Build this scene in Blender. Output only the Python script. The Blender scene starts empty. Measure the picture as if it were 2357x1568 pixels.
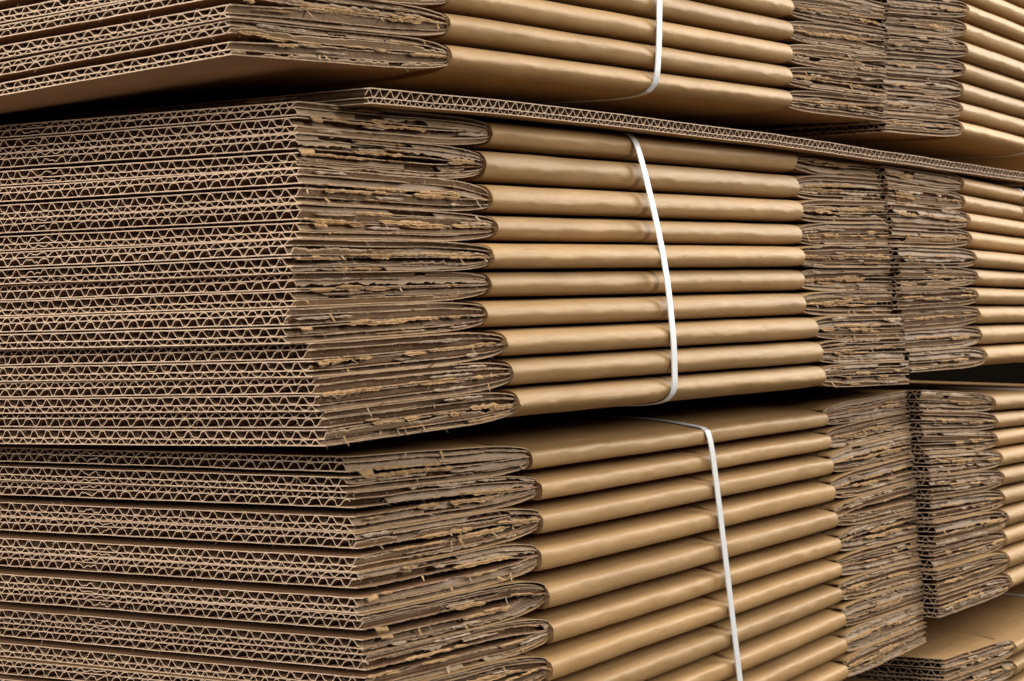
import bpy, math
import numpy as np
C = bpy.context.scene.collection
MM = 0.001
# ---------------------------------------------------------------- layout (millimetres)
# x = along the long side of the stacks, y = into the stacks, z = up; the camera is at (0, 0, CAMZ)
COS, SIN = .514, .858
CX, CY, CAMZ = -83.4, 838.0, 700.0
ROT = math.atan2(SIN, COS)

def world(t, s, z):
    return ((CX + COS*t - SIN*s)*MM, (CY + SIN*t + COS*s)*MM, (CAMZ + z)*MM)

# measured boxes: outward shift, then free end / crease / crease / free end along the side, heights there, sag into the stack
TOP = [
    [1.0,-45.2,106.0,478.0,629.1,153.0,157.8,162.2,168.2,-0.0515],
    [0.5,-44.6,106.8,479.1,630.4,139.3,144.0,148.6,153.9,-0.0603],
    [0.0,-44.0,107.6,479.1,632.4,125.5,130.2,135.0,140.7,-0.0679],
    [1.0,-45.2,106.0,476.8,632.7,111.3,116.0,121.4,126.6,-0.0755],
    [0.5,-44.6,106.8,477.4,634.0,97.5,103.1,107.7,112.0,-0.0831],
    [-0.5,-42.4,109.3,479.7,635.2,84.1,89.2,94.5,97.3,-0.0909]]
MID = [
    [-8.4,9.8,155.6,506.7,643.5,57.9,58.6,60.4,60.2,-0.0283],
    [-6.3,7.0,146.7,503.2,641.8,43.9,43.7,43.6,45.6,-0.0268],
    [-1.8,3.1,144.9,499.2,637.8,29.5,27.0,29.5,30.9,-0.0306],
    [0.2,0.4,145.8,493.4,638.3,15.6,14.8,14.8,17.2,-0.0293],
    [8.7,-16.4,129.2,476.6,621.9,1.5,1.6,2.3,2.5,-0.0345],
    [6.2,-11.1,131.1,482.3,626.9,-11.5,-10.8,-11.3,-12.1,-0.037],
    [10.9,-21.0,120.8,473.1,616.6,-24.9,-23.9,-25.4,-27.6,-0.0365],
    [14.9,-11.7,130.5,482.7,625.4,-38.6,-37.0,-39.6,-42.0,-0.0398],
    [15.8,-8.7,134.9,487.1,626.6,-51.7,-50.1,-54.0,-57.3,-0.0405],
    [16.6,-5.4,138.0,488.8,631.7,-65.3,-63.8,-68.2,-72.6,-0.0377]]
LOW = [
    [3.7,27.2,171.9,522.8,662.0,-85.6,-90.6,-94.2,-92.2,-0.0266],
    [4.3,30.8,178.6,526.4,665.6,-101.9,-105.0,-108.0,-106.5,-0.029],
    [6.7,29.3,176.3,525.5,663.5,-117.9,-119.9,-122.3,-120.9,-0.0269],
    [7.6,29.6,173.5,525.1,664.7,-134.3,-136.0,-138.1,-136.4,-0.0261],
    [9.7,29.5,176.3,525.1,664.4,-150.9,-153.8,-154.4,-154.4,-0.0225],
    [9.9,32.1,180.1,529.1,665.4,-167.0,-171.1,-170.2,-173.0,-0.0224],
    [11.7,29.5,175.0,525.2,664.1,-182.4,-187.0,-184.5,-188.6,-0.0246],
    [13.6,27.2,175.3,522.4,662.6,-197.3,-203.6,-199.0,-203.0,-0.0285],
    [15.3,26.3,174.3,523.4,659.6,-212.2,-220.4,-213.8,-217.1,-0.0319],
    [16.2,26.4,174.6,523.1,660.2,-227.0,-236.9,-229.1,-230.5,-0.0344],
    [18.0,25.1,173.2,520.4,660.4,-242.0,-252.9,-244.8,-243.4,-0.037]]
# boxes of the far row: outward shift, free end, crease, height at both
FTOP = [[4.6,631,779,206.5,217.5],[4.5,631,779,192.8,203.7],[4.4,631.1,779.1,179.1,189.9],[4.0,632.4,780.4,166.3,176.8],[1.6,634.4,782.4,154.0,164.2],
        [2.3,634.7,782.7,140.7,148.9],[0.1,636.0,784.0,128.0,135.6],[-1.5,637.2,785.2,115.2,121.2],
        [-1.7,637.2,785.2,102.2,107.3],[-1.5,637.2,785.2,89.7,93.6]]
FMID = [[-3.6,645.5,791.5,57.3,54.7],[-2.2,643.8,789.8,43.5,41.8],[3.6,639.8,785.8,29.6,28.1],
        [3.7,640.3,786.3,16.0,15.6],[13.4,624.9,769.9,2.3,1.4],[12.6,628.9,774.9,-11.2,-11.8],
        [16.0,619.6,764.6,-24.5,-24.5],[14.5,627.4,773.4,-38.1,-37.8],[15.8,628.6,774.6,-51.6,-52.5],
        [17.3,633.7,779.7,-65.3,-67.7]]
FLOW = [[13.1,665.0,811.0,-91.8,-102.3],[13.4,668.6,814.6,-106.0,-115.7],[14.6,666.5,812.5,-120.0,-128.4],
        [17.8,667.7,813.7,-134.8,-142.4],[19.3,667.4,813.4,-149.2,-155.9],[19.3,668.4,814.4,-164.5,-170.4],
        [22.7,667.1,813.1,-180.0,-184.7],[21.4,665.6,811.6,-195.2,-198.8],[25.0,662.6,808.6,-210.3,-213.6],
        [26.0,663.2,809.2,-226.7,-229.7]]
FTHIRD = [[26.0,672,819,-268.7,-276.5],[26.6,672,819,-283.1,-291.1],[26.6,672,819,-297.5,-305.7]]

# ---------------------------------------------------------------- materials
def nd(nt, t, **kw):
    n = nt.nodes.new(t)
    for k, v in kw.items(): setattr(n, k, v)
    return n

def paper(name, c1, c2, rough=.55, spec=.3, stretch=(60, 500, 900), bump=.25, streak=.5, sheen=0., speck=0., tint=None, hatch=False):
    """Paper board: fibre streaks along the machine direction, broad mottling, fine grain."""
    m = bpy.data.materials.new(name); m.use_nodes = True
    nt = m.node_tree; L = nt.links; nt.nodes.clear()
    out = nd(nt, 'ShaderNodeOutputMaterial'); b = nd(nt, 'ShaderNodeBsdfPrincipled')
    L.new(b.outputs[0], out.inputs[0])
    tc = nd(nt, 'ShaderNodeTexCoord'); oi = nd(nt, 'ShaderNodeObjectInfo')
    add = nd(nt, 'ShaderNodeVectorMath', operation='ADD')
    sc = nd(nt, 'ShaderNodeVectorMath', operation='SCALE'); sc.inputs[3].default_value = 3.1
    cmb = nd(nt, 'ShaderNodeCombineXYZ')
    for i in range(3): L.new(oi.outputs['Random'], cmb.inputs[i])
    L.new(cmb.outputs[0], sc.inputs[0])
    L.new(tc.outputs['Object'], add.inputs[0]); L.new(sc.outputs[0], add.inputs[1])
    mp = nd(nt, 'ShaderNodeMapping'); mp.inputs['Scale'].default_value = stretch
    L.new(add.outputs[0], mp.inputs[0])
    n1 = nd(nt, 'ShaderNodeTexNoise'); n1.inputs['Scale'].default_value = 1.0; n1.inputs['Detail'].default_value = 6; n1.inputs['Roughness'].default_value = .65
    L.new(mp.outputs[0], n1.inputs['Vector'])
    n2 = nd(nt, 'ShaderNodeTexNoise'); n2.inputs['Scale'].default_value = 28; n2.inputs['Detail'].default_value = 4
    L.new(add.outputs[0], n2.inputs['Vector'])
    n3 = nd(nt, 'ShaderNodeTexNoise'); n3.inputs['Scale'].default_value = 1100; n3.inputs['Detail'].default_value = 3
    L.new(add.outputs[0], n3.inputs['Vector'])
    m1 = nd(nt, 'ShaderNodeMath', operation='MULTIPLY_ADD'); m1.inputs[1].default_value = streak; m1.inputs[2].default_value = (1-streak)*.5 - .25
    L.new(n1.outputs[0], m1.inputs[0])
    m2 = nd(nt, 'ShaderNodeMath', operation='MULTIPLY_ADD'); m2.inputs[1].default_value = .5
    L.new(n2.outputs[0], m2.inputs[0]); L.new(m1.outputs[0], m2.inputs[2])
    mr = nd(nt, 'ShaderNodeMapRange'); mr.inputs['From Min'].default_value = .3; mr.inputs['From Max'].default_value = .7
    L.new(m2.outputs[0], mr.inputs[0])
    mix = nd(nt, 'ShaderNodeMix', data_type='RGBA'); mix.inputs[6].default_value = (*c1, 1); mix.inputs[7].default_value = (*c2, 1)
    L.new(mr.outputs[0], mix.inputs[0])
    hsv = nd(nt, 'ShaderNodeHueSaturation')
    vr = nd(nt, 'ShaderNodeMapRange'); vr.inputs['To Min'].default_value = .85; vr.inputs['To Max'].default_value = 1.1
    L.new(oi.outputs['Random'], vr.inputs[0]); L.new(vr.outputs[0], hsv.inputs['Value']); L.new(mix.outputs[2], hsv.inputs['Color'])
    col = hsv.outputs[0]
    if speck:
        n5 = nd(nt, 'ShaderNodeTexNoise'); n5.inputs['Scale'].default_value = 1; n5.inputs['Detail'].default_value = 5
        m5 = nd(nt, 'ShaderNodeMapping'); m5.inputs['Scale'].default_value = (22, 160, 160)
        L.new(add.outputs[0], m5.inputs[0]); L.new(m5.outputs[0], n5.inputs['Vector'])
        r5 = nd(nt, 'ShaderNodeMapRange'); r5.inputs['From Min'].default_value = .60; r5.inputs['From Max'].default_value = .74; r5.inputs['To Max'].default_value = .28
        L.new(n5.outputs[0], r5.inputs[0])
        x5 = nd(nt, 'ShaderNodeMix', data_type='RGBA'); x5.inputs[7].default_value = (.56, .40, .23, 1)
        L.new(r5.outputs[0], x5.inputs[0]); L.new(col, x5.inputs[6]); col = x5.outputs[2]
        n4 = nd(nt, 'ShaderNodeTexNoise'); n4.inputs['Scale'].default_value = 420; n4.inputs['Detail'].default_value = 2
        L.new(add.outputs[0], n4.inputs['Vector'])
        r4 = nd(nt, 'ShaderNodeMapRange'); r4.inputs['From Min'].default_value = .70; r4.inputs['From Max'].default_value = .76; r4.inputs['To Max'].default_value = speck
        L.new(n4.outputs[0], r4.inputs[0])
        mx = nd(nt, 'ShaderNodeMix', data_type='RGBA'); mx.inputs[7].default_value = (.12, .065, .03, 1)
        L.new(r4.outputs[0], mx.inputs[0]); L.new(col, mx.inputs[6]); col = mx.outputs[2]
    L.new(col, b.inputs['Base Color'])
    rr = nd(nt, 'ShaderNodeMapRange'); rr.inputs['To Min'].default_value = rough-.07; rr.inputs['To Max'].default_value = rough+.09
    L.new(n1.outputs[0], rr.inputs[0]); L.new(rr.outputs[0], b.inputs['Roughness'])
    b.inputs['Specular IOR Level'].default_value = spec
    if tint: b.inputs['Specular Tint'].default_value = (*tint, 1)
    if bump:
        ha = nd(nt, 'ShaderNodeMath', operation='MULTIPLY_ADD'); ha.inputs[1].default_value = .5
        L.new(n3.outputs[0], ha.inputs[0]); L.new(n1.outputs[0], ha.inputs[2])
        if hatch:                                          # short cross-wise fibre marks that break up the sheen
            mh = nd(nt, 'ShaderNodeMapping'); mh.inputs['Scale'].default_value = (900, 160, 160)
            nh = nd(nt, 'ShaderNodeTexNoise'); nh.inputs['Scale'].default_value = 1; nh.inputs['Detail'].default_value = 3
            L.new(add.outputs[0], mh.inputs[0]); L.new(mh.outputs[0], nh.inputs['Vector'])
            h2 = nd(nt, 'ShaderNodeMath', operation='MULTIPLY_ADD'); h2.inputs[1].default_value = .9
            wv = nd(nt, 'ShaderNodeTexWave', wave_type='BANDS', bands_direction='Y'); wv.inputs['Scale'].default_value = 40.5; wv.inputs['Distortion'].default_value = 1.2
            L.new(tc.outputs['Object'], wv.inputs['Vector'])
            h3 = nd(nt, 'ShaderNodeMath', operation='MULTIPLY_ADD'); h3.inputs[1].default_value = .25
            L.new(wv.outputs['Fac'], h3.inputs[0]); L.new(ha.outputs[0], h3.inputs[2]); ha = h3
            L.new(nh.outputs[0], h2.inputs[0]); L.new(ha.outputs[0], h2.inputs[2]); ha = h2
        bp = nd(nt, 'ShaderNodeBump'); bp.inputs['Strength'].default_value = bump; bp.inputs['Distance'].default_value = .0004
        L.new(ha.outputs[0], bp.inputs['Height']); L.new(bp.outputs[0], b.inputs['Normal'])
    return m

M_KRAFT = paper('kraft_liner', (.42, .252, .106), (.30, .175, .071), rough=.57, spec=.42, bump=.3, speck=.45, tint=(1, .84, .60), hatch=True)
M_INNER = paper('inner_liner', (.36, .205, .105), (.27, .15, .075), rough=.6, bump=.2)
M_MEDIUM = paper('fluting_paper', (.29, .192, .112), (.195, .127, .072), rough=.62, spec=.25, bump=.35)
M_CUT = paper('cut_paper_edge', (.70, .52, .37), (.50, .355, .24), rough=.8, spec=.1, stretch=(500, 500, 900), bump=.5)
M_EDGE = paper('side_paper_edge', (.50, .36, .235), (.29, .20, .125), rough=.85, spec=.1, stretch=(250, 500, 1200), bump=.6)  # darker tone for the cut sides of the flaps
M_TORN = paper('torn_kraft_fibre', (.50, .32, .165), (.30, .18, .088), rough=.85, spec=.1, stretch=(250, 400, 1500), bump=.9, streak=.8)
M_PALE = paper('torn_fluting_fibre', (.52, .40, .29), (.34, .245, .165), rough=.85, spec=.1, stretch=(180, 400, 1300), bump=.8, streak=.8)

m = bpy.data.materials.new('white_strap_plastic'); m.use_nodes = True
nt = m.node_tree; b = nt.nodes['Principled BSDF']
b.inputs['Base Color'].default_value = (.68, .68, .69, 1); b.inputs['Roughness'].default_value = .42
tc = nd(nt, 'ShaderNodeTexCoord'); w = nd(nt, 'ShaderNodeTexVoronoi'); w.inputs['Scale'].default_value = 900
bp = nd(nt, 'ShaderNodeBump'); bp.inputs['Strength'].default_value = .3; bp.inputs['Distance'].default_value = .0003
nt.links.new(tc.outputs['Object'], w.inputs['Vector']); nt.links.new(w.outputs['Distance'], bp.inputs['Height']); nt.links.new(bp.outputs[0], b.inputs['Normal'])
M_STRAP = m

# ---------------------------------------------------------------- mesh helpers
class MB:
    """Collects vertex grids and loose faces, then links them as one mesh object."""
    def __init__(self): self.v = []; self.q = []; self.qm = []; self.t = []; self.tm = []; self.n = 0
    def verts(self, a):
        a = np.asarray(a, float).reshape(-1, 3); k = self.n; self.v.append(a); self.n += len(a); return k
    def quads(self, idx, mat):
        idx = np.asarray(idx).reshape(-1, 4); self.q.append(idx); self.qm.append(np.full(len(idx), mat))
    def tris(self, idx, mat):
        idx = np.asarray(idx).reshape(-1, 3); self.t.append(idx); self.tm.append(np.full(len(idx), mat))
    def grid(self, X, Y, Z, mat):
        k = self.verts(np.stack([X, Y, Z], -1)); a, b = X.shape
        I = k + np.arange(a*b).reshape(a, b)
        self.quads(np.stack([I[:-1, :-1], I[1:, :-1], I[1:, 1:], I[:-1, 1:]], -1), mat)
        return I
    def strip(self, A, B, mat):
        self.quads(np.stack([A[:-1], A[1:], B[1:], B[:-1]], -1), mat)
    def build(self, name, mats, parent=None, smooth=False):
        me = bpy.data.meshes.new(name)
        V = np.concatenate(self.v)*MM
        q = np.concatenate(self.q) if self.q else np.zeros((0, 4), int)
        t = np.concatenate(self.t) if self.t else np.zeros((0, 3), int)
        loops = np.concatenate([q.ravel(), t.ravel()])
        tot = np.concatenate([np.full(len(q), 4), np.full(len(t), 3)])
        st = np.concatenate([[0], np.cumsum(tot)[:-1]])
        mi = np.concatenate(self.qm + self.tm)
        me.vertices.add(len(V)); me.vertices.foreach_set('co', V.ravel().astype(np.float32))
        me.loops.add(len(loops)); me.loops.foreach_set('vertex_index', loops.astype(np.int32))
        me.polygons.add(len(tot)); me.polygons.foreach_set('loop_start', st.astype(np.int32))
        me.polygons.foreach_set('material_index', mi.astype(np.int32))
        me.polygons.foreach_set('use_smooth', np.full(len(tot), smooth))
        for mm in mats: me.materials.append(mm)
        me.update(calc_edges=True); me.validate()
        o = bpy.data.objects.new(name, me); C.objects.link(o)
        if parent: o.parent = parent
        return o

def noise(rng, scale, lo=-400, hi=1200):
    """A smooth random function of one variable, about -1..1, with features of the given size."""
    n = int((hi-lo)/scale) + 3; a = rng.uniform(-1, 1, n)
    def f(x):
        u = (np.asarray(x, float)-lo)/scale; i = np.clip(np.floor(u).astype(int), 0, n-2); w = np.clip(u-i, 0, 1); w = w*w*(3-2*w)
        return a[i]*(1-w) + a[i+1]*w
    return f

def sstep(x): x = np.clip(x, 0, 1); return x*x*(3-2*x)

def sheet(mb, T, S, Zm, half, m_top, m_cut, m_bot=None, cap_s=True, cap_t=True, m_side=None):
    """A closed paper layer over the grid T x S: top and bottom skins plus the cut edges."""
    A = mb.grid(T, S, Zm+half, m_top); B = mb.grid(T, S, Zm-half, m_top if m_bot is None else m_bot)
    if cap_s: mb.strip(A[:, 0], B[:, 0], m_cut if m_side is None else m_side)
    if cap_t: mb.strip(A[0, :], B[0, :], m_cut)

def tag(o, label, cat, group=None, kind=None):
    o['label'] = label; o['category'] = cat
    if group: o['group'] = group
    if kind: o['kind'] = kind

# profile of the folded edge: depth, height as a share of the box height
PROF_TIGHT = [(420,.492),(120,.492),(45,.490),(24,.482),(14,.470),(8,.452),(4.0,.428),(1.7,.39),(.2,.315),(-.9,.225),(-1.6,.135),(-2.05,.045),
              (-2.15,-.03),(-2.0,-.09),(-1.6,-.165),(-1.0,-.25),(-.1,-.325),(1.4,-.385),(4.5,-.43),(12,-.462),(45,-.49),(120,-.492),(420,-.492)]
PROF_OPEN = [(420,.492),(120,.492),(60,.486),(40,.462),(26,.405),(16,.33),(9,.262),(4.5,.212),(1.6,.18),(-.2,.15),(-1.3,.10),(-1.85,.03),
             (-2.1,-.05),(-2.15,-.135),(-2.0,-.225),(-1.6,-.32),(-.6,-.40),(1.6,-.445),(8,-.468),(16,-.478),(40,-.488),(120,-.492),(420,-.492)]

PROF_UNDER = PROF_TIGHT[:12] + [(-2.15,-.03),(-1.9,-.09),(-1.2,-.17),(.2,-.265),(2.2,-.35),(5,-.43),(9,-.495),(16,-.55),(28,-.585),(60,-.6),(420,-.6)]

class Box:
    pass

def prepare(rows, far_row, openness, board):
    """Turn measured rows into boxes that know the room they have above and below at each station."""
    bx = []
    for r in rows:
        q = Box()
        if far_row:
            q.out, q.t = r[0], [r[1], r[2], r[2]+352.]
            q.z = [r[3], r[4], r[4]+r[5]*352.]; q.sag = -.03; q.far = False
        else:
            q.out, q.t, q.z, q.sag, q.far = r[0], list(r[1:5]), list(r[5:9]), r[9], True
        q.open = openness; q.board = board; q.under = False; q.soft = 2.2 if board < 5.5 else .8; bx.append(q)
    n = len(bx)
    for k, q in enumerate(bx):
        q.up, q.dn = [], []
        for i in range(len(q.z)):
            p_up = (bx[k-1].z[i]-q.z[i]) if k > 0 else min(13.4, q.z[i]-bx[k+1].z[i])
            p_dn = (q.z[i]-bx[k+1].z[i]) if k < n-1 else min(14.0, bx[k-1].z[i]-q.z[i])
            q.up.append(max(5.6, p_up/2-.08)); q.dn.append(max(5.6, p_dn/2-.08))
    return bx

def profile(q):
    return PROF_OPEN if q.open else (PROF_UNDER if q.under else PROF_TIGHT)

def make_box(q, seed, label, group, detail):
    rng = np.random.default_rng(seed)
    root = bpy.data.objects.new('flat_box', None); C.objects.link(root)
    root.empty_display_size = .02
    z0 = q.z[0]-q.dn[0]
    root.location = world(q.t[0], -q.out, z0); root.rotation_euler = (0, 0, ROT)
    tag(root, label, 'flat box', group)
    tb = q.t[0]                                           # local x = t - tb, local z = z - z0
    sag_end = q.soft*(q.t[1]-q.t[0])
    wob = noise(rng, 30); wob2 = noise(rng, 60)
    def zc(t, s):
        sg = np.minimum(np.maximum(s, 0), 200)
        return np.interp(t, q.t, q.z) + q.sag*sg*(1-sstep((t-q.t[0])/sag_end)) + .14*wob(t) + .12*wob2(s*1.0+300)
    prof = np.array(profile(q))
    # ---------- folded body between the creases
    ta, tz = q.t[1]+.1, q.t[2]-.1
    mb = MB()
    nt = 150 if detail > 1 else 70
    tt = np.concatenate([ta+np.array([0, .8, 2, 4, 7]), np.linspace(ta+10, tz-10, nt), tz-np.array([7, 4, 2, .8, 0])])
    up = np.interp(tt, q.t, q.up); dn = np.interp(tt, q.t, q.dn)
    # boards are squeezed along the crease and swell again away from it
    cr = 1-.035*np.exp(-((tt-ta)/5.)) - (.03*np.exp(-((tz-tt)/5.)) if q.far else 0)
    S = np.repeat(prof[None, :, 0], len(tt), 0); P = np.repeat(prof[None, :, 1], len(tt), 0)
    nose = np.exp(-np.maximum(S, 0)/9.)
    nA, nB, nC, nD, nE = noise(rng, 22), noise(rng, 7), noise(rng, 3.2), noise(rng, 70), noise(rng, 12)
    mid = np.exp(-((P+.01)/.17)**2)
    sh = (.030*nA(tt)+.020*nB(tt)+.008*nC(tt)+.03*nD(tt))[:, None]*nose*mid
    Z = np.where(P+sh > 0, (P+sh)*2*up[:, None]*cr[:, None], (P+sh)*2*dn[:, None]*cr[:, None])
    Z = np.where(P > .47, np.minimum(Z, up[:, None]-.05), Z)
    # dents, slow bow and fine creases across the fold
    jj = np.arange(len(prof))[None, :]
    rip = rng.uniform(.4, 1.8); sh = sh*rip; crush = rng.uniform(.4, 1.3)
    dent = .13*nE(tt)[:, None]*np.sin(jj*.9+nA(tt)[:, None]*2) + .075*nB(tt)[:, None]*np.cos(jj*1.7+3*nE(tt)[:, None])
    S = S + nose*(dent*crush*(.25+mid) + .6*nD(tt)[:, None])
    # a lip of crushed paper where the slot was cut
    lip = (np.exp(-((tt-ta)/1.1)) + (np.exp(-((tz-tt)/1.1)) if q.far else 0))[:, None]*nose
    S = S + lip*(.08+.22*rng.uniform(-1, 1, S.shape))
    if getattr(q, 'strap', None) is not None:             # the strap bites into the first and last fold
        g = np.exp(-((tt-q.strap[0])/11.)**2)[:, None]*nose
        if q.strap[1] > 0: Z = Z - np.where(P > .02, .35*g, 0)
        else: Z = Z + np.where(P < -.02, .35*g, 0)
        S = S + .3*g
    T = np.repeat(tt[:, None], S.shape[1], 1)
    Zw = zc(T, S) + Z - z0
    I = mb.grid(T-tb, S, Zw, 0)
    # cut ends of the fold: outer skin to a core 2.6 mm inside
    for row, sg in ((0, 1), (-1, -1)) if q.far else ((0, 1),):
        core_s = S[row] + 2.4*nose[row] + 1.0; core_z = Zw[row] - np.clip(Z[row], -1, 1)*np.minimum(2.6, np.abs(Z[row])*.55)
        jag = rng.uniform(-.3, .5, len(core_s))
        k = mb.verts(np.stack([np.full(len(core_s), tt[row]-tb)+jag*sg, core_s, core_z], -1))
        k0 = mb.verts(np.stack([np.full(len(core_s), tt[row]-tb), S[row], Zw[row]], -1))
        mb.strip(k0+np.arange(len(core_s)), k+np.arange(len(core_s)), 1)
    body = mb.build('body', [M_KRAFT, M_TORN], root, smooth=True)
    # ---------- flaps: two panels at the near end, two at the far end
    ends = [('near', q.t[0], q.t[1], 0)] + ([('far', q.t[3], q.t[2], 3)] if q.far else [])
    crushes = [(rng.uniform(132, 146), rng.uniform(3, 6))] if (rng.uniform() < .75 and detail > 2) else []
    for end, tf, tcr, node in ends:
        Lf = abs(tcr-tf)+.1; dr = 1 if tcr > tf else -1
        near = end == 'near'; big = detail > 2 and near
        for side in (1, -1):
            hf = (q.up if side > 0 else q.dn)[node]; hc = (q.up if side > 0 else q.dn)[1 if near else 2]
            B0 = min(q.board, hf-.12)
            pz = noise(rng, 26); ps = noise(rng, 34); dip = noise(rng, 50)
            v1 = Lf*(rng.uniform(.60, .72) if near else rng.uniform(.58, .70)); blunt = rng.uniform(2.2, 3.1) if near else rng.uniform(3.4, 4.6)
            def H(v, s):
                h0 = hf+(hc-hf)*np.clip(v/Lf, 0, 1)
                tip_in = np.interp(s, prof[::-1, 0][prof[::-1, 1] > 0][::1], prof[::-1, 1][prof[::-1, 1] > 0])*2*hc*(.70+.26*sstep((s-4)/30.))
                ht = blunt + (np.maximum(tip_in, blunt)-blunt)*(1-np.exp(-np.maximum(s, 0)/10.))
                x = np.clip((v-v1)/(Lf-v1), 0, 1)
                return ht + (h0-ht)*np.sqrt(1-np.minimum(x, .9995)**2)
            def zlay(v, s, f):                            # height at share f (0 outside .. 1 inside) of the panel
                h = H(v, s); Bt = np.minimum(B0+(6.4-B0)*sstep(v/55.), h-.06)
                t = tf+dr*v
                extra = side*(-.22)*np.abs(pz(v*1.0+100))*np.sin(np.pi*np.clip(f, 0, 1))
                return zc(t, s) + side*(h-f*Bt) + extra - z0, Bt
            nv = (120 if near else 78) if detail > 2 else (64 if detail > 1 else 50)
            vv = np.concatenate([[0], np.linspace(1.0, Lf*.72, int(nv*.62)), np.linspace(Lf*.72, Lf, int(nv*.38))[1:]])
            vin = np.array([0, 1.5, 6, 18, 45, 85, Lf*.8, Lf])
            smax = (205 if big else (70 if near else 26))
            fmb, cmb_ = MB(), MB()
            edge = {}
            # liners and fluting, outside to inside
            lay = [('liner', .03, 0), ('small', .215, 0), ('liner', .40, 0), ('large', .685, 0), ('liner', .965, 0)]
            flat = noise(rng, 40)
            for li, (kind, f, _) in enumerate(lay):
                a, bq, cq = noise(rng, 18), noise(rng, 3.0), noise(rng, 1.2)
                base, aa, ab, ac = {0: (-.1, .4, .25, .2), 1: (.35, .35, .2, .12), 2: (.1, .5, .4, .3), 3: (.25, .5, .25, .15), 4: (-.2, .8, .6, .45)}[li]
                e = base + aa*a(vv) + ab*bq(vv) + ac*cq(vv)
                # stretches where the knife tore the layer back
                for _k in range(rng.integers(0, 3 if near else 2) if li else 0):
                    c0, wd, dp = rng.uniform(0, Lf), rng.uniform(5, 22), rng.uniform(.6, 2.2 if near else 1.2)
                    e = e + dp*sstep((wd-np.abs(vv-c0))/2.2)
                e = e + .8*np.exp(-(Lf-vv)/2.)             # slot corner
                edge[li] = e
                jt = rng.uniform(-.35, .35)
                if kind == 'liner':
                    ls = [np.array([0, .5, 1.4, 3, 6, 10]), np.concatenate([np.arange(10, smax+.1, 5.), [max(smax+60, 240), 420]])]
                else:
                    ls = [np.concatenate([[0], np.arange(.4, 10.01, .6)]), np.arange(10, smax+.1, .66 if big else .9)]
                pitch, fa = (6.15, .165) if kind == 'small' else (7.75, .255)
                ph = rng.uniform(0, 6.28); amp = noise(rng, 9); phn = noise(rng, 24); lean = rng.uniform(-.6, .6)
                jag = noise(rng, 1.6); jag2 = noise(rng, 6)
                for gi, sv in enumerate(ls):
                    V0 = vv if gi == 0 else vin
                    ee = np.interp(V0, vv, e)
                    Sx = np.repeat(sv[None, :], len(V0), 0)
                    if gi == 0: Sx = Sx + ee[:, None]*(1-Sx/10.)
                    Vx = np.repeat(V0[:, None], len(sv), 1).copy()
                    if kind != 'liner': Vx[0] += .30*jag(Sx[0])+.25*jag2(Sx[0])+jt+.2
                    else: Vx[0] += .25*jag2(Sx[0])+jt*.6
                    if kind == 'liner':
                        Zq, Bt = zlay(Vx, Sx, f)
                        Zq = Zq + .10*jag2(Sx*.8)*(li > 0)
                        half = np.full_like(Zq, .21)*np.clip(Bt/4., .35, 1)
                        mt = 0 if li == 0 else 1
                        sheet(fmb, tf+dr*Vx-tb, Sx, Zq, half, mt, 2, 1 if li in (0,) else mt, cap_s=gi == 0, m_side=3)
                        # the outer face must be the kraft side whichever way up the panel lies
                    else:
                        x = 2*np.pi*(Sx+lean*amp(Sx))/pitch + ph + .85*phn(Sx) + .22*amp(Sx*1.3+90)
                        w0 = -np.tanh(1.45*np.sin(x + .30*np.cos(x) + .25*np.sin(x)))/.896
                        g = np.zeros_like(Sx)
                        for c0, wd in crushes: g = np.maximum(g, np.exp(-((Sx-c0)/wd)**2)*np.exp(-Vx/12.))
                        w0 = w0*(1-.75*g)*(1-.2*np.abs(amp(Sx+50))) + .5*g*jag(Sx*1.3)
                        Zq, Bt = zlay(Vx, Sx, f+fa*w0)
                        slope = np.abs(np.gradient(Zq, axis=1)/np.maximum(np.gradient(Sx, axis=1), .05))
                        half = .165*np.sqrt(1+np.minimum(slope, 2.4)**2)*np.clip(Bt/4., .3, 1)
                        sheet(cmb_, tf+dr*Vx-tb, Sx, Zq, half, 0, 1, cap_s=gi == 0, m_side=2)
            if detail <= 1 and not near: pass
            # swap so that the outside of the outer liner is kraft
            fl = fmb.build('flap', [M_KRAFT, M_INNER, M_CUT, M_EDGE], root)
            cmb_.build('fluting', [M_MEDIUM, M_CUT, M_EDGE], fl)
            # ---------- torn paper and fibres along the knife-cut edge
            tm = MB()
            dens = 1.0 if detail > 2 else .75
            def ribbon(v0, ln, f0, hgt, so, mat, curl):
                n = max(6, int(ln/.8)); v = np.linspace(v0, min(v0+ln, Lf-1), n)
                na, nb, nc = noise(rng, 1.5), noise(rng, 4), noise(rng, 7)
                Zq, Bt = zlay(v, np.full(n, .5), np.full(n, f0)); sq = np.clip(Bt/5., .3, 1)
                env = np.sqrt(np.clip(np.minimum((v-v[0]), (v[-1]-v))/3., 0.03, 1))
                hu_ = hgt*env*(.75+.22*na(v)+.35*nb(v))*sq; hd_ = hgt*env*(.75+.25*na(v+200)+.35*nc(v))*sq
                rows = np.array([-1, -.45, .1, .55, 1.0])
                bulge = np.array([curl, -.25, -.5, -.3, .35])
                Tq = np.repeat((tf+dr*v-tb)[:, None], 5, 1)
                es = np.interp(v, vv, np.minimum(edge[4], edge[3]))
                Sq = (es*.5-so)[:, None] + bulge[None, :] + .25*nb(v*1.7)[:, None] + .15*rng.uniform(-1, 1, (n, 5))
                Zr = Zq[:, None] + np.where(rows > 0, rows*hu_[:, None], rows*hd_[:, None])
                A = tm.grid(Tq, Sq, Zr, mat); B = tm.grid(Tq, Sq+.28, Zr, mat)
                for col in (0, 4): tm.strip(A[:, col], B[:, col], mat)
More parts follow.
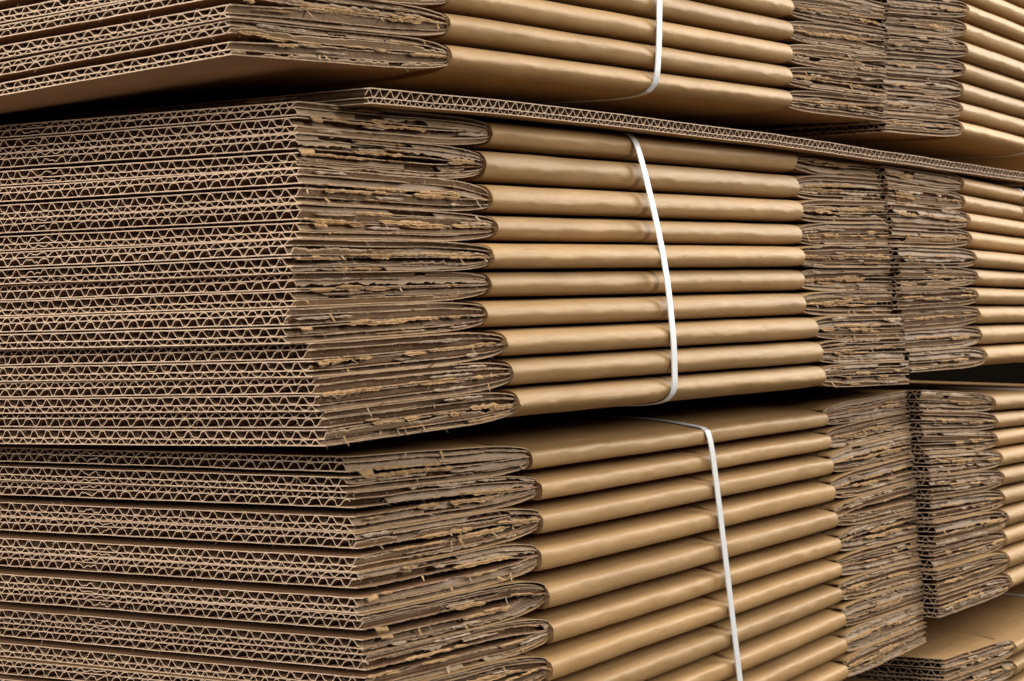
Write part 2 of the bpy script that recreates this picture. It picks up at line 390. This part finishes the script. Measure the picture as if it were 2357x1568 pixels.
            for _k in range(int(rng.integers(2, 6)*dens)):
                ribbon(rng.uniform(0, Lf*.85), rng.uniform(8, 46), rng.uniform(.86, 1.05), rng.uniform(.5, 1.15), rng.uniform(-.1, .5), 0, rng.uniform(-.9, .2))
            for _k in range(int(rng.integers(1, 4)*dens)):
                ribbon(rng.uniform(0, Lf*.85), rng.uniform(8, 40), rng.choice([.22, .42, .62, .72]), rng.uniform(.35, .85), rng.uniform(-.5, .1), int(rng.uniform() < .7), rng.uniform(-.5, .2))
            # curled chips
            for _k in range(int(rng.integers(2, 7)*dens)):
                v0 = rng.uniform(2, Lf-4); f0 = rng.choice([.1 if side > 0 else .4, .4, .9, 1.]); ln = rng.uniform(1.2, 4.5)
                Zq, _b = zlay(np.array([v0]), np.array([0.]), np.array([f0])); Zq = Zq[0]
                d = np.array([rng.uniform(-.9, .9)*dr, -rng.uniform(.15, .6), rng.uniform(-1., .5)]); d /= np.linalg.norm(d)
                w = np.array([rng.uniform(.3, .9), 0, rng.uniform(-.3, .3)])*rng.uniform(.7, 1.5)
                p = np.array([tf+dr*v0-tb, -.1, Zq])
                pts = []
                for u in (0, .35, .7, 1.):
                    c = p+d*ln*u+np.array([0, -.9*u*u, -.3*u]); ww = w*(1-.55*u)*rng.uniform(.7, 1.1)
                    pts += [c-ww, c+ww]
                pts = np.array(pts); k = tm.verts(pts); k2 = tm.verts(pts+np.array([.05, .22, .08]))
                for kk in (k, k2):
                    tm.quads([[kk, kk+1, kk+3, kk+2], [kk+2, kk+3, kk+5, kk+4], [kk+4, kk+5, kk+7, kk+6]], int(rng.uniform() < .25))
            if big and rng.uniform() < .3:                # a larger torn tab near the corner
                v0 = rng.uniform(5, 18); Zq, _b = zlay(np.array([v0]), np.array([0.]), np.array([1.])); w = rng.uniform(2.4, 5.); ln = rng.uniform(2., 3.4)
                p = np.array([tf+dr*v0-tb, .2, Zq[0]]); gx, gy = np.meshgrid(np.linspace(-1, 1, 7), np.linspace(0, 1, 6), indexing='ij')
                xx = p[0]+gx*w*(1-.25*gy)+.25*rng.uniform(-1, 1, gx.shape)*(gy > .9); yy = p[1]-1.5*np.sin(gy*2.2)-.3*gx; zz = p[2]-gy*ln*.75+.5*gx*rng.uniform(-1, 1)+.35*rng.uniform(-1, 1, gx.shape)*(gy > .9)
                A = tm.grid(xx, yy, zz, 0); B = tm.grid(xx, yy+.3, zz, 0); tm.strip(A[:, -1], B[:, -1], 2); tm.strip(A[0], B[0], 2); tm.strip(A[-1], B[-1], 2)
            # loose fibres
            nf = int((170 if detail > 2 else 70)*(1 if near else .6))
            fv = rng.uniform(0, Lf, nf); ff = rng.choice([.03, .4, .97, .2, .7, 1.], nf)
            Zf, _b = zlay(fv, np.zeros(nf), ff)
            p = np.stack([tf+dr*fv-tb, rng.uniform(-.3, .5, nf), Zf], -1)
            if big:                                        # and on the fluted end
                ne = 150; sv = rng.uniform(0, 180, ne); ff = rng.choice([.03, .4, .97, .3, .1, .8], ne); Ze, _b = zlay(np.zeros(ne), sv, ff)
                p = np.concatenate([p, np.stack([np.full(ne, tf-tb)-.05, sv, Ze], -1)])
            n = len(p); d = rng.normal(0, 1, (n, 3)); d[:, 2] *= 1.1
            d[:nf, 1] = -np.abs(d[:nf, 1])*.8; d[nf:, 0] = -np.abs(d[nf:, 0])*.7
            d /= np.linalg.norm(d, axis=1)[:, None]; d *= rng.uniform(.5, 2.3, n)[:, None]**1.0
            wv = rng.normal(0, 1, (n, 3)); wv /= np.linalg.norm(wv, axis=1)[:, None]; wv *= .07
            bend = rng.normal(0, .35, (n, 3))
            k = tm.verts(np.concatenate([p-wv, p+wv, p+d*.55+bend-wv*.7, p+d*.55+bend+wv*.7, p+d+bend*1.6]))
            i = np.arange(n)
            mats = 0
            tm.quads(np.stack([k+i, k+n+i, k+3*n+i, k+2*n+i], -1), 2); tm.tris(np.stack([k+2*n+i, k+3*n+i, k+4*n+i], -1), 2)
            tm.build('torn_paper', [M_TORN, M_PALE, M_CUT], fl)
    return root

ORD = ['first', 'second', 'third', 'fourth', 'fifth', 'sixth', 'seventh', 'eighth', 'ninth', 'tenth', 'eleventh']
STRAP_T = {'top': 301.9, 'mid': 292.5, 'low': 361.5}

def bundle(rows, where, group, far_row, openness, detail, seed, from_top=True, strap_t=None, clip_first=None, board=6.3):
    bx = prepare(rows, far_row, openness, board); n = len(bx)
    bx[-1].under = True
    if clip_first: bx[0].up = [min(u, c) for u, c in zip(bx[0].up, clip_first)]
    for k, q in enumerate(bx):
        if strap_t is not None and k in (0, n-1): q.strap = (strap_t, 1 if k == 0 else -1)
        if from_top: pos = 'topmost' if k == 0 else ('lowest' if k == n-1 else ORD[k]+' from the top')
        else:
            j = n-1-k; pos = 'lowest' if j == 0 else ORD[j]+' from the bottom'
        make_box(q, seed+k, 'flattened brown box, %s %s' % (pos, where), group, detail)
    return bx

b_top = bundle(TOP, 'in the front bundle along the upper edge', 'flattened boxes in the upper front bundle', False, False, 3, 100, from_top=False, strap_t=STRAP_T['top'], board=5.0)
b_mid = bundle(MID, 'in the front bundle under the loose board', 'flattened boxes in the middle front bundle', False, False, 3, 200, strap_t=STRAP_T['mid'], clip_first=[5.6, 6.2, 6.6, 6.6])
b_low = bundle(LOW, 'in the lower front bundle', 'flattened boxes in the lower front bundle', False, True, 3, 300, strap_t=STRAP_T['low'])
sl = lambda rows, a, b: [r+[a+(b-a)*k/max(1, len(rows)-1)] for k, r in enumerate(rows)]
f_top = bundle(sl(FTOP, -.03, -.03), 'in the upper bundle at the right edge', 'flattened boxes in the upper right bundle', True, False, 2, 400, from_top=False)
f_mid = bundle(sl(FMID, -.04, -.015), 'in the right bundle under the loose board', 'flattened boxes in the middle right bundle', True, False, 2, 500)
f_low = bundle(sl(FLOW, -.035, .0), 'in the lower bundle at the right edge', 'flattened boxes in the lower right bundle', True, False, 2, 600)
f_third = bundle(sl(FTHIRD, .02, .02), 'in the bundle at the bottom right corner', 'flattened boxes in the bottom right bundle', True, True, 2, 700)

# the bundle under the lower front one: only its top shows at the bottom edge
FLOOR = [[16., 26., 172., 523., 660., -285., -287., -286., -285, -.03], [16., 26., 172., 523., 660., -299.5, -301.5, -300.5, -299.5, -.03]]
b_floor = bundle(FLOOR, 'of those under the lower front bundle', 'flattened boxes below the lower front bundle', False, True, 1, 800)

# ---------------------------------------------------------------- loose board between the bundles
def board():
    rng = np.random.default_rng(77)
    ts = np.array([38, 43, 157, 286, 448, 657, 914, 1000.]); zs = np.array([70.3, 70.9, 72.2, 72.7, 72.1, 69.7, 66.6, 65.4])
    t0, t1, out = 38., 985., 4.0
    root = bpy.data.objects.new('loose_board', None); C.objects.link(root)
    root.location = world(t0, -out, 63.); root.rotation_euler = (0, 0, ROT)
    tag(root, 'loose double-wall cardboard sheet lying between the upper and middle bundles', 'cardboard sheet')
    Bt = 6.5; w1, w2 = noise(rng, 60), noise(rng, 14)
    def ztop(t, s):
        return np.interp(t, ts, zs) + -.035*np.minimum(np.maximum(s, 0), 180)*(1-sstep((t-t0)/130.)) + .25*w1(t) + .08*w2(t) - 63.
    lm, fm, tm = MB(), MB(), MB()
    sv = np.array([0, .6, 2, 6, 20, 60, 120, 200, 300, 420.])
    tt = np.concatenate([[t0], np.arange(t0+.7, t1, 1.6)])
    for li, f in enumerate((.03, .615, .965)):
        a, b2 = noise(rng, 9), noise(rng, 1.8); c, d = noise(rng, 14), noise(rng, 1.6)
        T = np.repeat(tt[:, None], len(sv), 1); S = np.repeat(sv[None, :], len(tt), 0)
        S[:, 0] += .25*a(tt)+.15*b2(tt)
        T[0] += (.8*c(sv)+.4*d(sv))*(1 if li else .3)
        sheet(lm, T-t0, S, ztop(T, S)-f*Bt, .22, 0 if li in (0, 2) else 1, 2)
    lm_o = lm.build('liner', [M_KRAFT, M_INNER, M_CUT], root)
    for kind, f, fa, pitch in (('large', .325, .255, 7.75), ('small', .79, .165, 6.15)):
        t = np.arange(t0+1.5, t1, .55); ph = rng.uniform(0, 6); amp, phn = noise(rng, 9), noise(rng, 30); j1, j2 = noise(rng, 1.3), noise(rng, 5)
        s2 = np.array([0, .5, 2, 8, 30, 80, 160.])
        T = np.repeat(t[:, None], len(s2), 1); S = np.repeat(s2[None, :], len(t), 0)
        S[:, 0] += .25*j1(t)+.2*j2(t)+.15
        x = 2*np.pi*T/pitch+ph+.5*phn(T); w = np.sin(x+.25*np.cos(x)+.2*np.sin(x)); w = np.sign(w)*np.abs(w)**.9*(1-.1*np.abs(amp(T)))
        Z = ztop(T, S)-(f+fa*w)*Bt
        slope = np.abs(np.gradient(Z, axis=0)/.55); half = .19*np.sqrt(1+np.minimum(slope, 2.4)**2)
        A = fm.grid(T-t0, S, Z+half, 0); B = fm.grid(T-t0, S, Z-half, 0); fm.strip(A[:, 0], B[:, 0], 1)
    fm.build('fluting', [M_MEDIUM, M_CUT], root)
    # torn short edge facing the fluted ends
    for k in range(26):
        s0 = rng.uniform(0, 330); ln = rng.uniform(12, 70); n = int(ln/.9); s = np.linspace(s0, s0+ln, n)
        f0 = rng.choice([.2, .45, .62, .85]); h = rng.uniform(.5, 1.3); na, nb = noise(rng, 1.6), noise(rng, 6)
        zz = ztop(np.full(n, t0), s)-f0*Bt; env = np.sqrt(np.clip(np.minimum(s-s[0], s[-1]-s)/4, .03, 1))
        rows = np.array([-1, -.3, .3, 1.])
        Zr = zz[:, None]+rows[None, :]*(h*env*(.7+.4*na(s)))[:, None]
        Tq = -.2+np.array([.3, -.3, -.3, .4])[None, :]+.3*nb(s)[:, None]+.15*rng.uniform(-1, 1, (n, 4))
        tm.grid(Tq, np.repeat(s[:, None], 4, 1), Zr, int(rng.uniform() < .4))
    tm.build('torn_paper', [M_TORN, M_PALE], root)
board()

# ---------------------------------------------------------------- straps
def strap(label, path, wtop=None, width=5.8, th=.5):
    """path: (t, s, z) of the ribbon's centre line; the ribbon is wide along t."""
    P = np.array(path, float)
    # rounded, densely sampled path
    for _ in range(3):
        Q = [P[0]]
        for a, b2 in zip(P[:-1], P[1:]): Q += [a*.75+b2*.25, a*.25+b2*.75]
        Q.append(P[-1]); P = np.array(Q)
    d = np.gradient(P, axis=0); d /= np.linalg.norm(d, axis=1)[:, None]
    X = np.array([1., 0, 0]); wd = X-(d @ X)[:, None]*d; wd /= np.linalg.norm(wd, axis=1)[:, None]
    nrm = np.cross(d, wd)
    o0 = P[len(P)//2]
    mb = MB(); loop = []
    for a, c in ((-.5, -.5), (-.47, .5), (.47, .5), (.5, -.5)):
        loop.append(mb.verts(P-o0+wd*a*width+nrm*c*th)+np.arange(len(P)))
    for i in range(4): mb.strip(loop[i], loop[(i+1) % 4], 0)
    for e in (0, -1): mb.quads([[l[e] for l in loop]], 0)
    o = mb.build('plastic_strap', [M_STRAP], None, smooth=False)
    o.location = world(*o0); o.rotation_euler = (0, 0, ROT)
    tag(o, label, 'strap', 'white straps around the bundles')

def wrap(bx, t_of_z, lift=.7, top_in=260, bot_in=260, width=7.0, do_top=True, do_bot=True):
    """Route a strap round a bundle: over its top, tight down the folds, under its bottom."""
    pts = []
    for q in bx:
        t = t_of_z(np.interp(250, q.t, q.z)); zc = np.interp(t, q.t, q.z); pts.append((zc, -q.out-2.9-lift, t))
    zt = np.interp(pts[0][2], bx[0].t, bx[0].z); hu = np.interp(pts[0][2], bx[0].t, bx[0].up)
    zb = np.interp(pts[-1][2], bx[-1].t, bx[-1].z); hd = np.interp(pts[-1][2], bx[-1].t, bx[-1].dn)
    # convex hull of the folds on the camera side
    hull = []
    for p in pts:
        while len(hull) >= 2 and (hull[-1][1]-hull[-2][1])*(p[0]-hull[-2][0]) - (p[1]-hull[-2][1])*(hull[-1][0]-hull[-2][0]) < 0: hull.pop()
        hull.append(p)
    path = []
    prof = profile(bx[0])
    if do_top:
        t = t_of_z(zt)
        for s in (top_in, 120, 60, 40, 26, 14, 7, 3, 1):
            f = np.interp(s, [p[0] for p in prof[:12]][::-1], [p[1] for p in prof[:12]][::-1])
            path.append((t, -bx[0].out+s*1.0-.3, zt+f*2*hu+lift*.9))
    for z, s, _t in hull: path.append((t_of_z(z), s, z))
    prof = profile(bx[-1])
    if do_bot:
        t = t_of_z(zb)
        for s in (1, 3, 7, 14, 26, 40, 60, 120, bot_in):
            f = np.interp(s, [p[0] for p in prof[::-1][:11]][::-1], [p[1] for p in prof[::-1][:11]][::-1])
            path.append((t, -bx[-1].out+s-.3, zb+f*2*hd-lift*.9))
    return path

lin = lambda z0, t0, z1, t1: (lambda z: t0+(t1-t0)*(z-z0)/(z1-z0))
strap('white plastic strap down the upper front bundle, bent under its lowest box', wrap(b_top, lin(170, 301.9, 80, 301.9)))
strap('white plastic strap slanting down the front bundle under the loose board', wrap(b_mid, lin(62, 296.5, -68, 288.5)))
strap('white plastic strap over the top of the lower front bundle', wrap(b_low, lin(-88, 355.5, -226, 367.5)))
strap('white plastic strap of the upper right bundle, just showing beneath it', wrap(f_top, lin(190, 965, 90, 940)))
strap('white plastic strap curving over the top of the right bundle under the loose board', wrap(f_mid, lin(60, 929, -66, 940)))
strap('white plastic strap lying on the lower right bundle', wrap(f_low, lin(-95, 945, -230, 960)))
strap('white plastic strap crossing the bare top of the bottom right bundle', wrap(f_third, lin(-268, 985, -300, 990)))

# a cut white strap end poking out between the two lower bundles
mb = MB()
pts = np.array([[0, 0, 0], [4.0, -.4, 5.5], [8.2, -.8, 1.0], [4.6, -.5, -8.0]])
k = mb.verts(pts); k2 = mb.verts(pts+np.array([.1, .6, .1]))
mb.quads([[k, k+1, k+2, k+3], [k2, k2+1, k2+2, k2+3]]+[[k+i, k+(i+1) % 4, k2+(i+1) % 4, k2+i] for i in range(4)], 0)
o = mb.build('strap_end', [M_STRAP]); o.location = world(665, -20, -223.5); o.rotation_euler = (0, 0, ROT)
tag(o, 'small white cut strap end poking out beside the lower front bundle', 'strap end')

# ---------------------------------------------------------------- light
def area(name, loc, aim, size, power, col):
    l = bpy.data.lights.new(name, 'AREA'); l.shape = 'RECTANGLE'; l.size, l.size_y = size; l.energy = power; l.color = col
    o = bpy.data.objects.new(name, l); C.objects.link(o); o.location = loc
    d = [a-b2 for a, b2 in zip(aim, loc)]
    import mathutils
    o.rotation_euler = mathutils.Vector(d).to_track_quat('-Z', 'Y').to_euler()
    return o
AIM = (.1, 1.05, .68)
area('side_lamp', (1.75, 2.35, 1.50), (.25, 1.2, .68), (.8, 1.1), 54, (1, .95, .86))
area('key_lamp', (1.36, .29, 1.40), AIM, (.45, .7), 19, (1, .96, .89))
area('overhead_lamp', (.1, .35, 2.2), AIM, (1.0, .8), 24, (1, .96, .9))
area('front_fill', (-1.25, -.3, 1.2), (-.1, .95, .68), (.8, .7), 37, (1, .955, .89))  # added fill that brightens the fluted ends, not an actual fixture
area('floor_bounce_lamp', (-.25, -.25, -.55), (.1, 1.0, .75), (1.6, 1.2), 6, (1, .9, .76))

w = bpy.data.worlds.new('World'); bpy.context.scene.world = w; w.use_nodes = True
bg = w.node_tree.nodes['Background']; bg.inputs[0].default_value = (1, .72, .45, 1); bg.inputs[1].default_value = .006

# ---------------------------------------------------------------- camera
cam = bpy.data.cameras.new('camera'); co = bpy.data.objects.new('camera', cam); C.objects.link(co)
co.location = (0, 0, CAMZ*MM); co.rotation_euler = (math.radians(90), 0, 0)
cam.sensor_width = 36; cam.lens = 36*5330/2560; cam.shift_y = -200.5/2560
cam.clip_start = .01; cam.clip_end = 50
cam.dof.use_dof = True; cam.dof.focus_distance = 1.02; cam.dof.aperture_fstop = 45
sc = bpy.context.scene; sc.camera = co
sc.view_settings.view_transform = 'Standard'; sc.view_settings.look = 'None'; sc.view_settings.gamma = 1; sc.view_settings.exposure = 0
sc.view_settings.use_curve_mapping = False
sc.render.engine = 'CYCLES'; sc.cycles.use_denoising = True; sc.cycles.max_bounces = 6; sc.cycles.diffuse_bounces = 4; sc.cycles.glossy_bounces = 2
sc.cycles.use_adaptive_sampling = True; sc.cycles.adaptive_threshold = .02
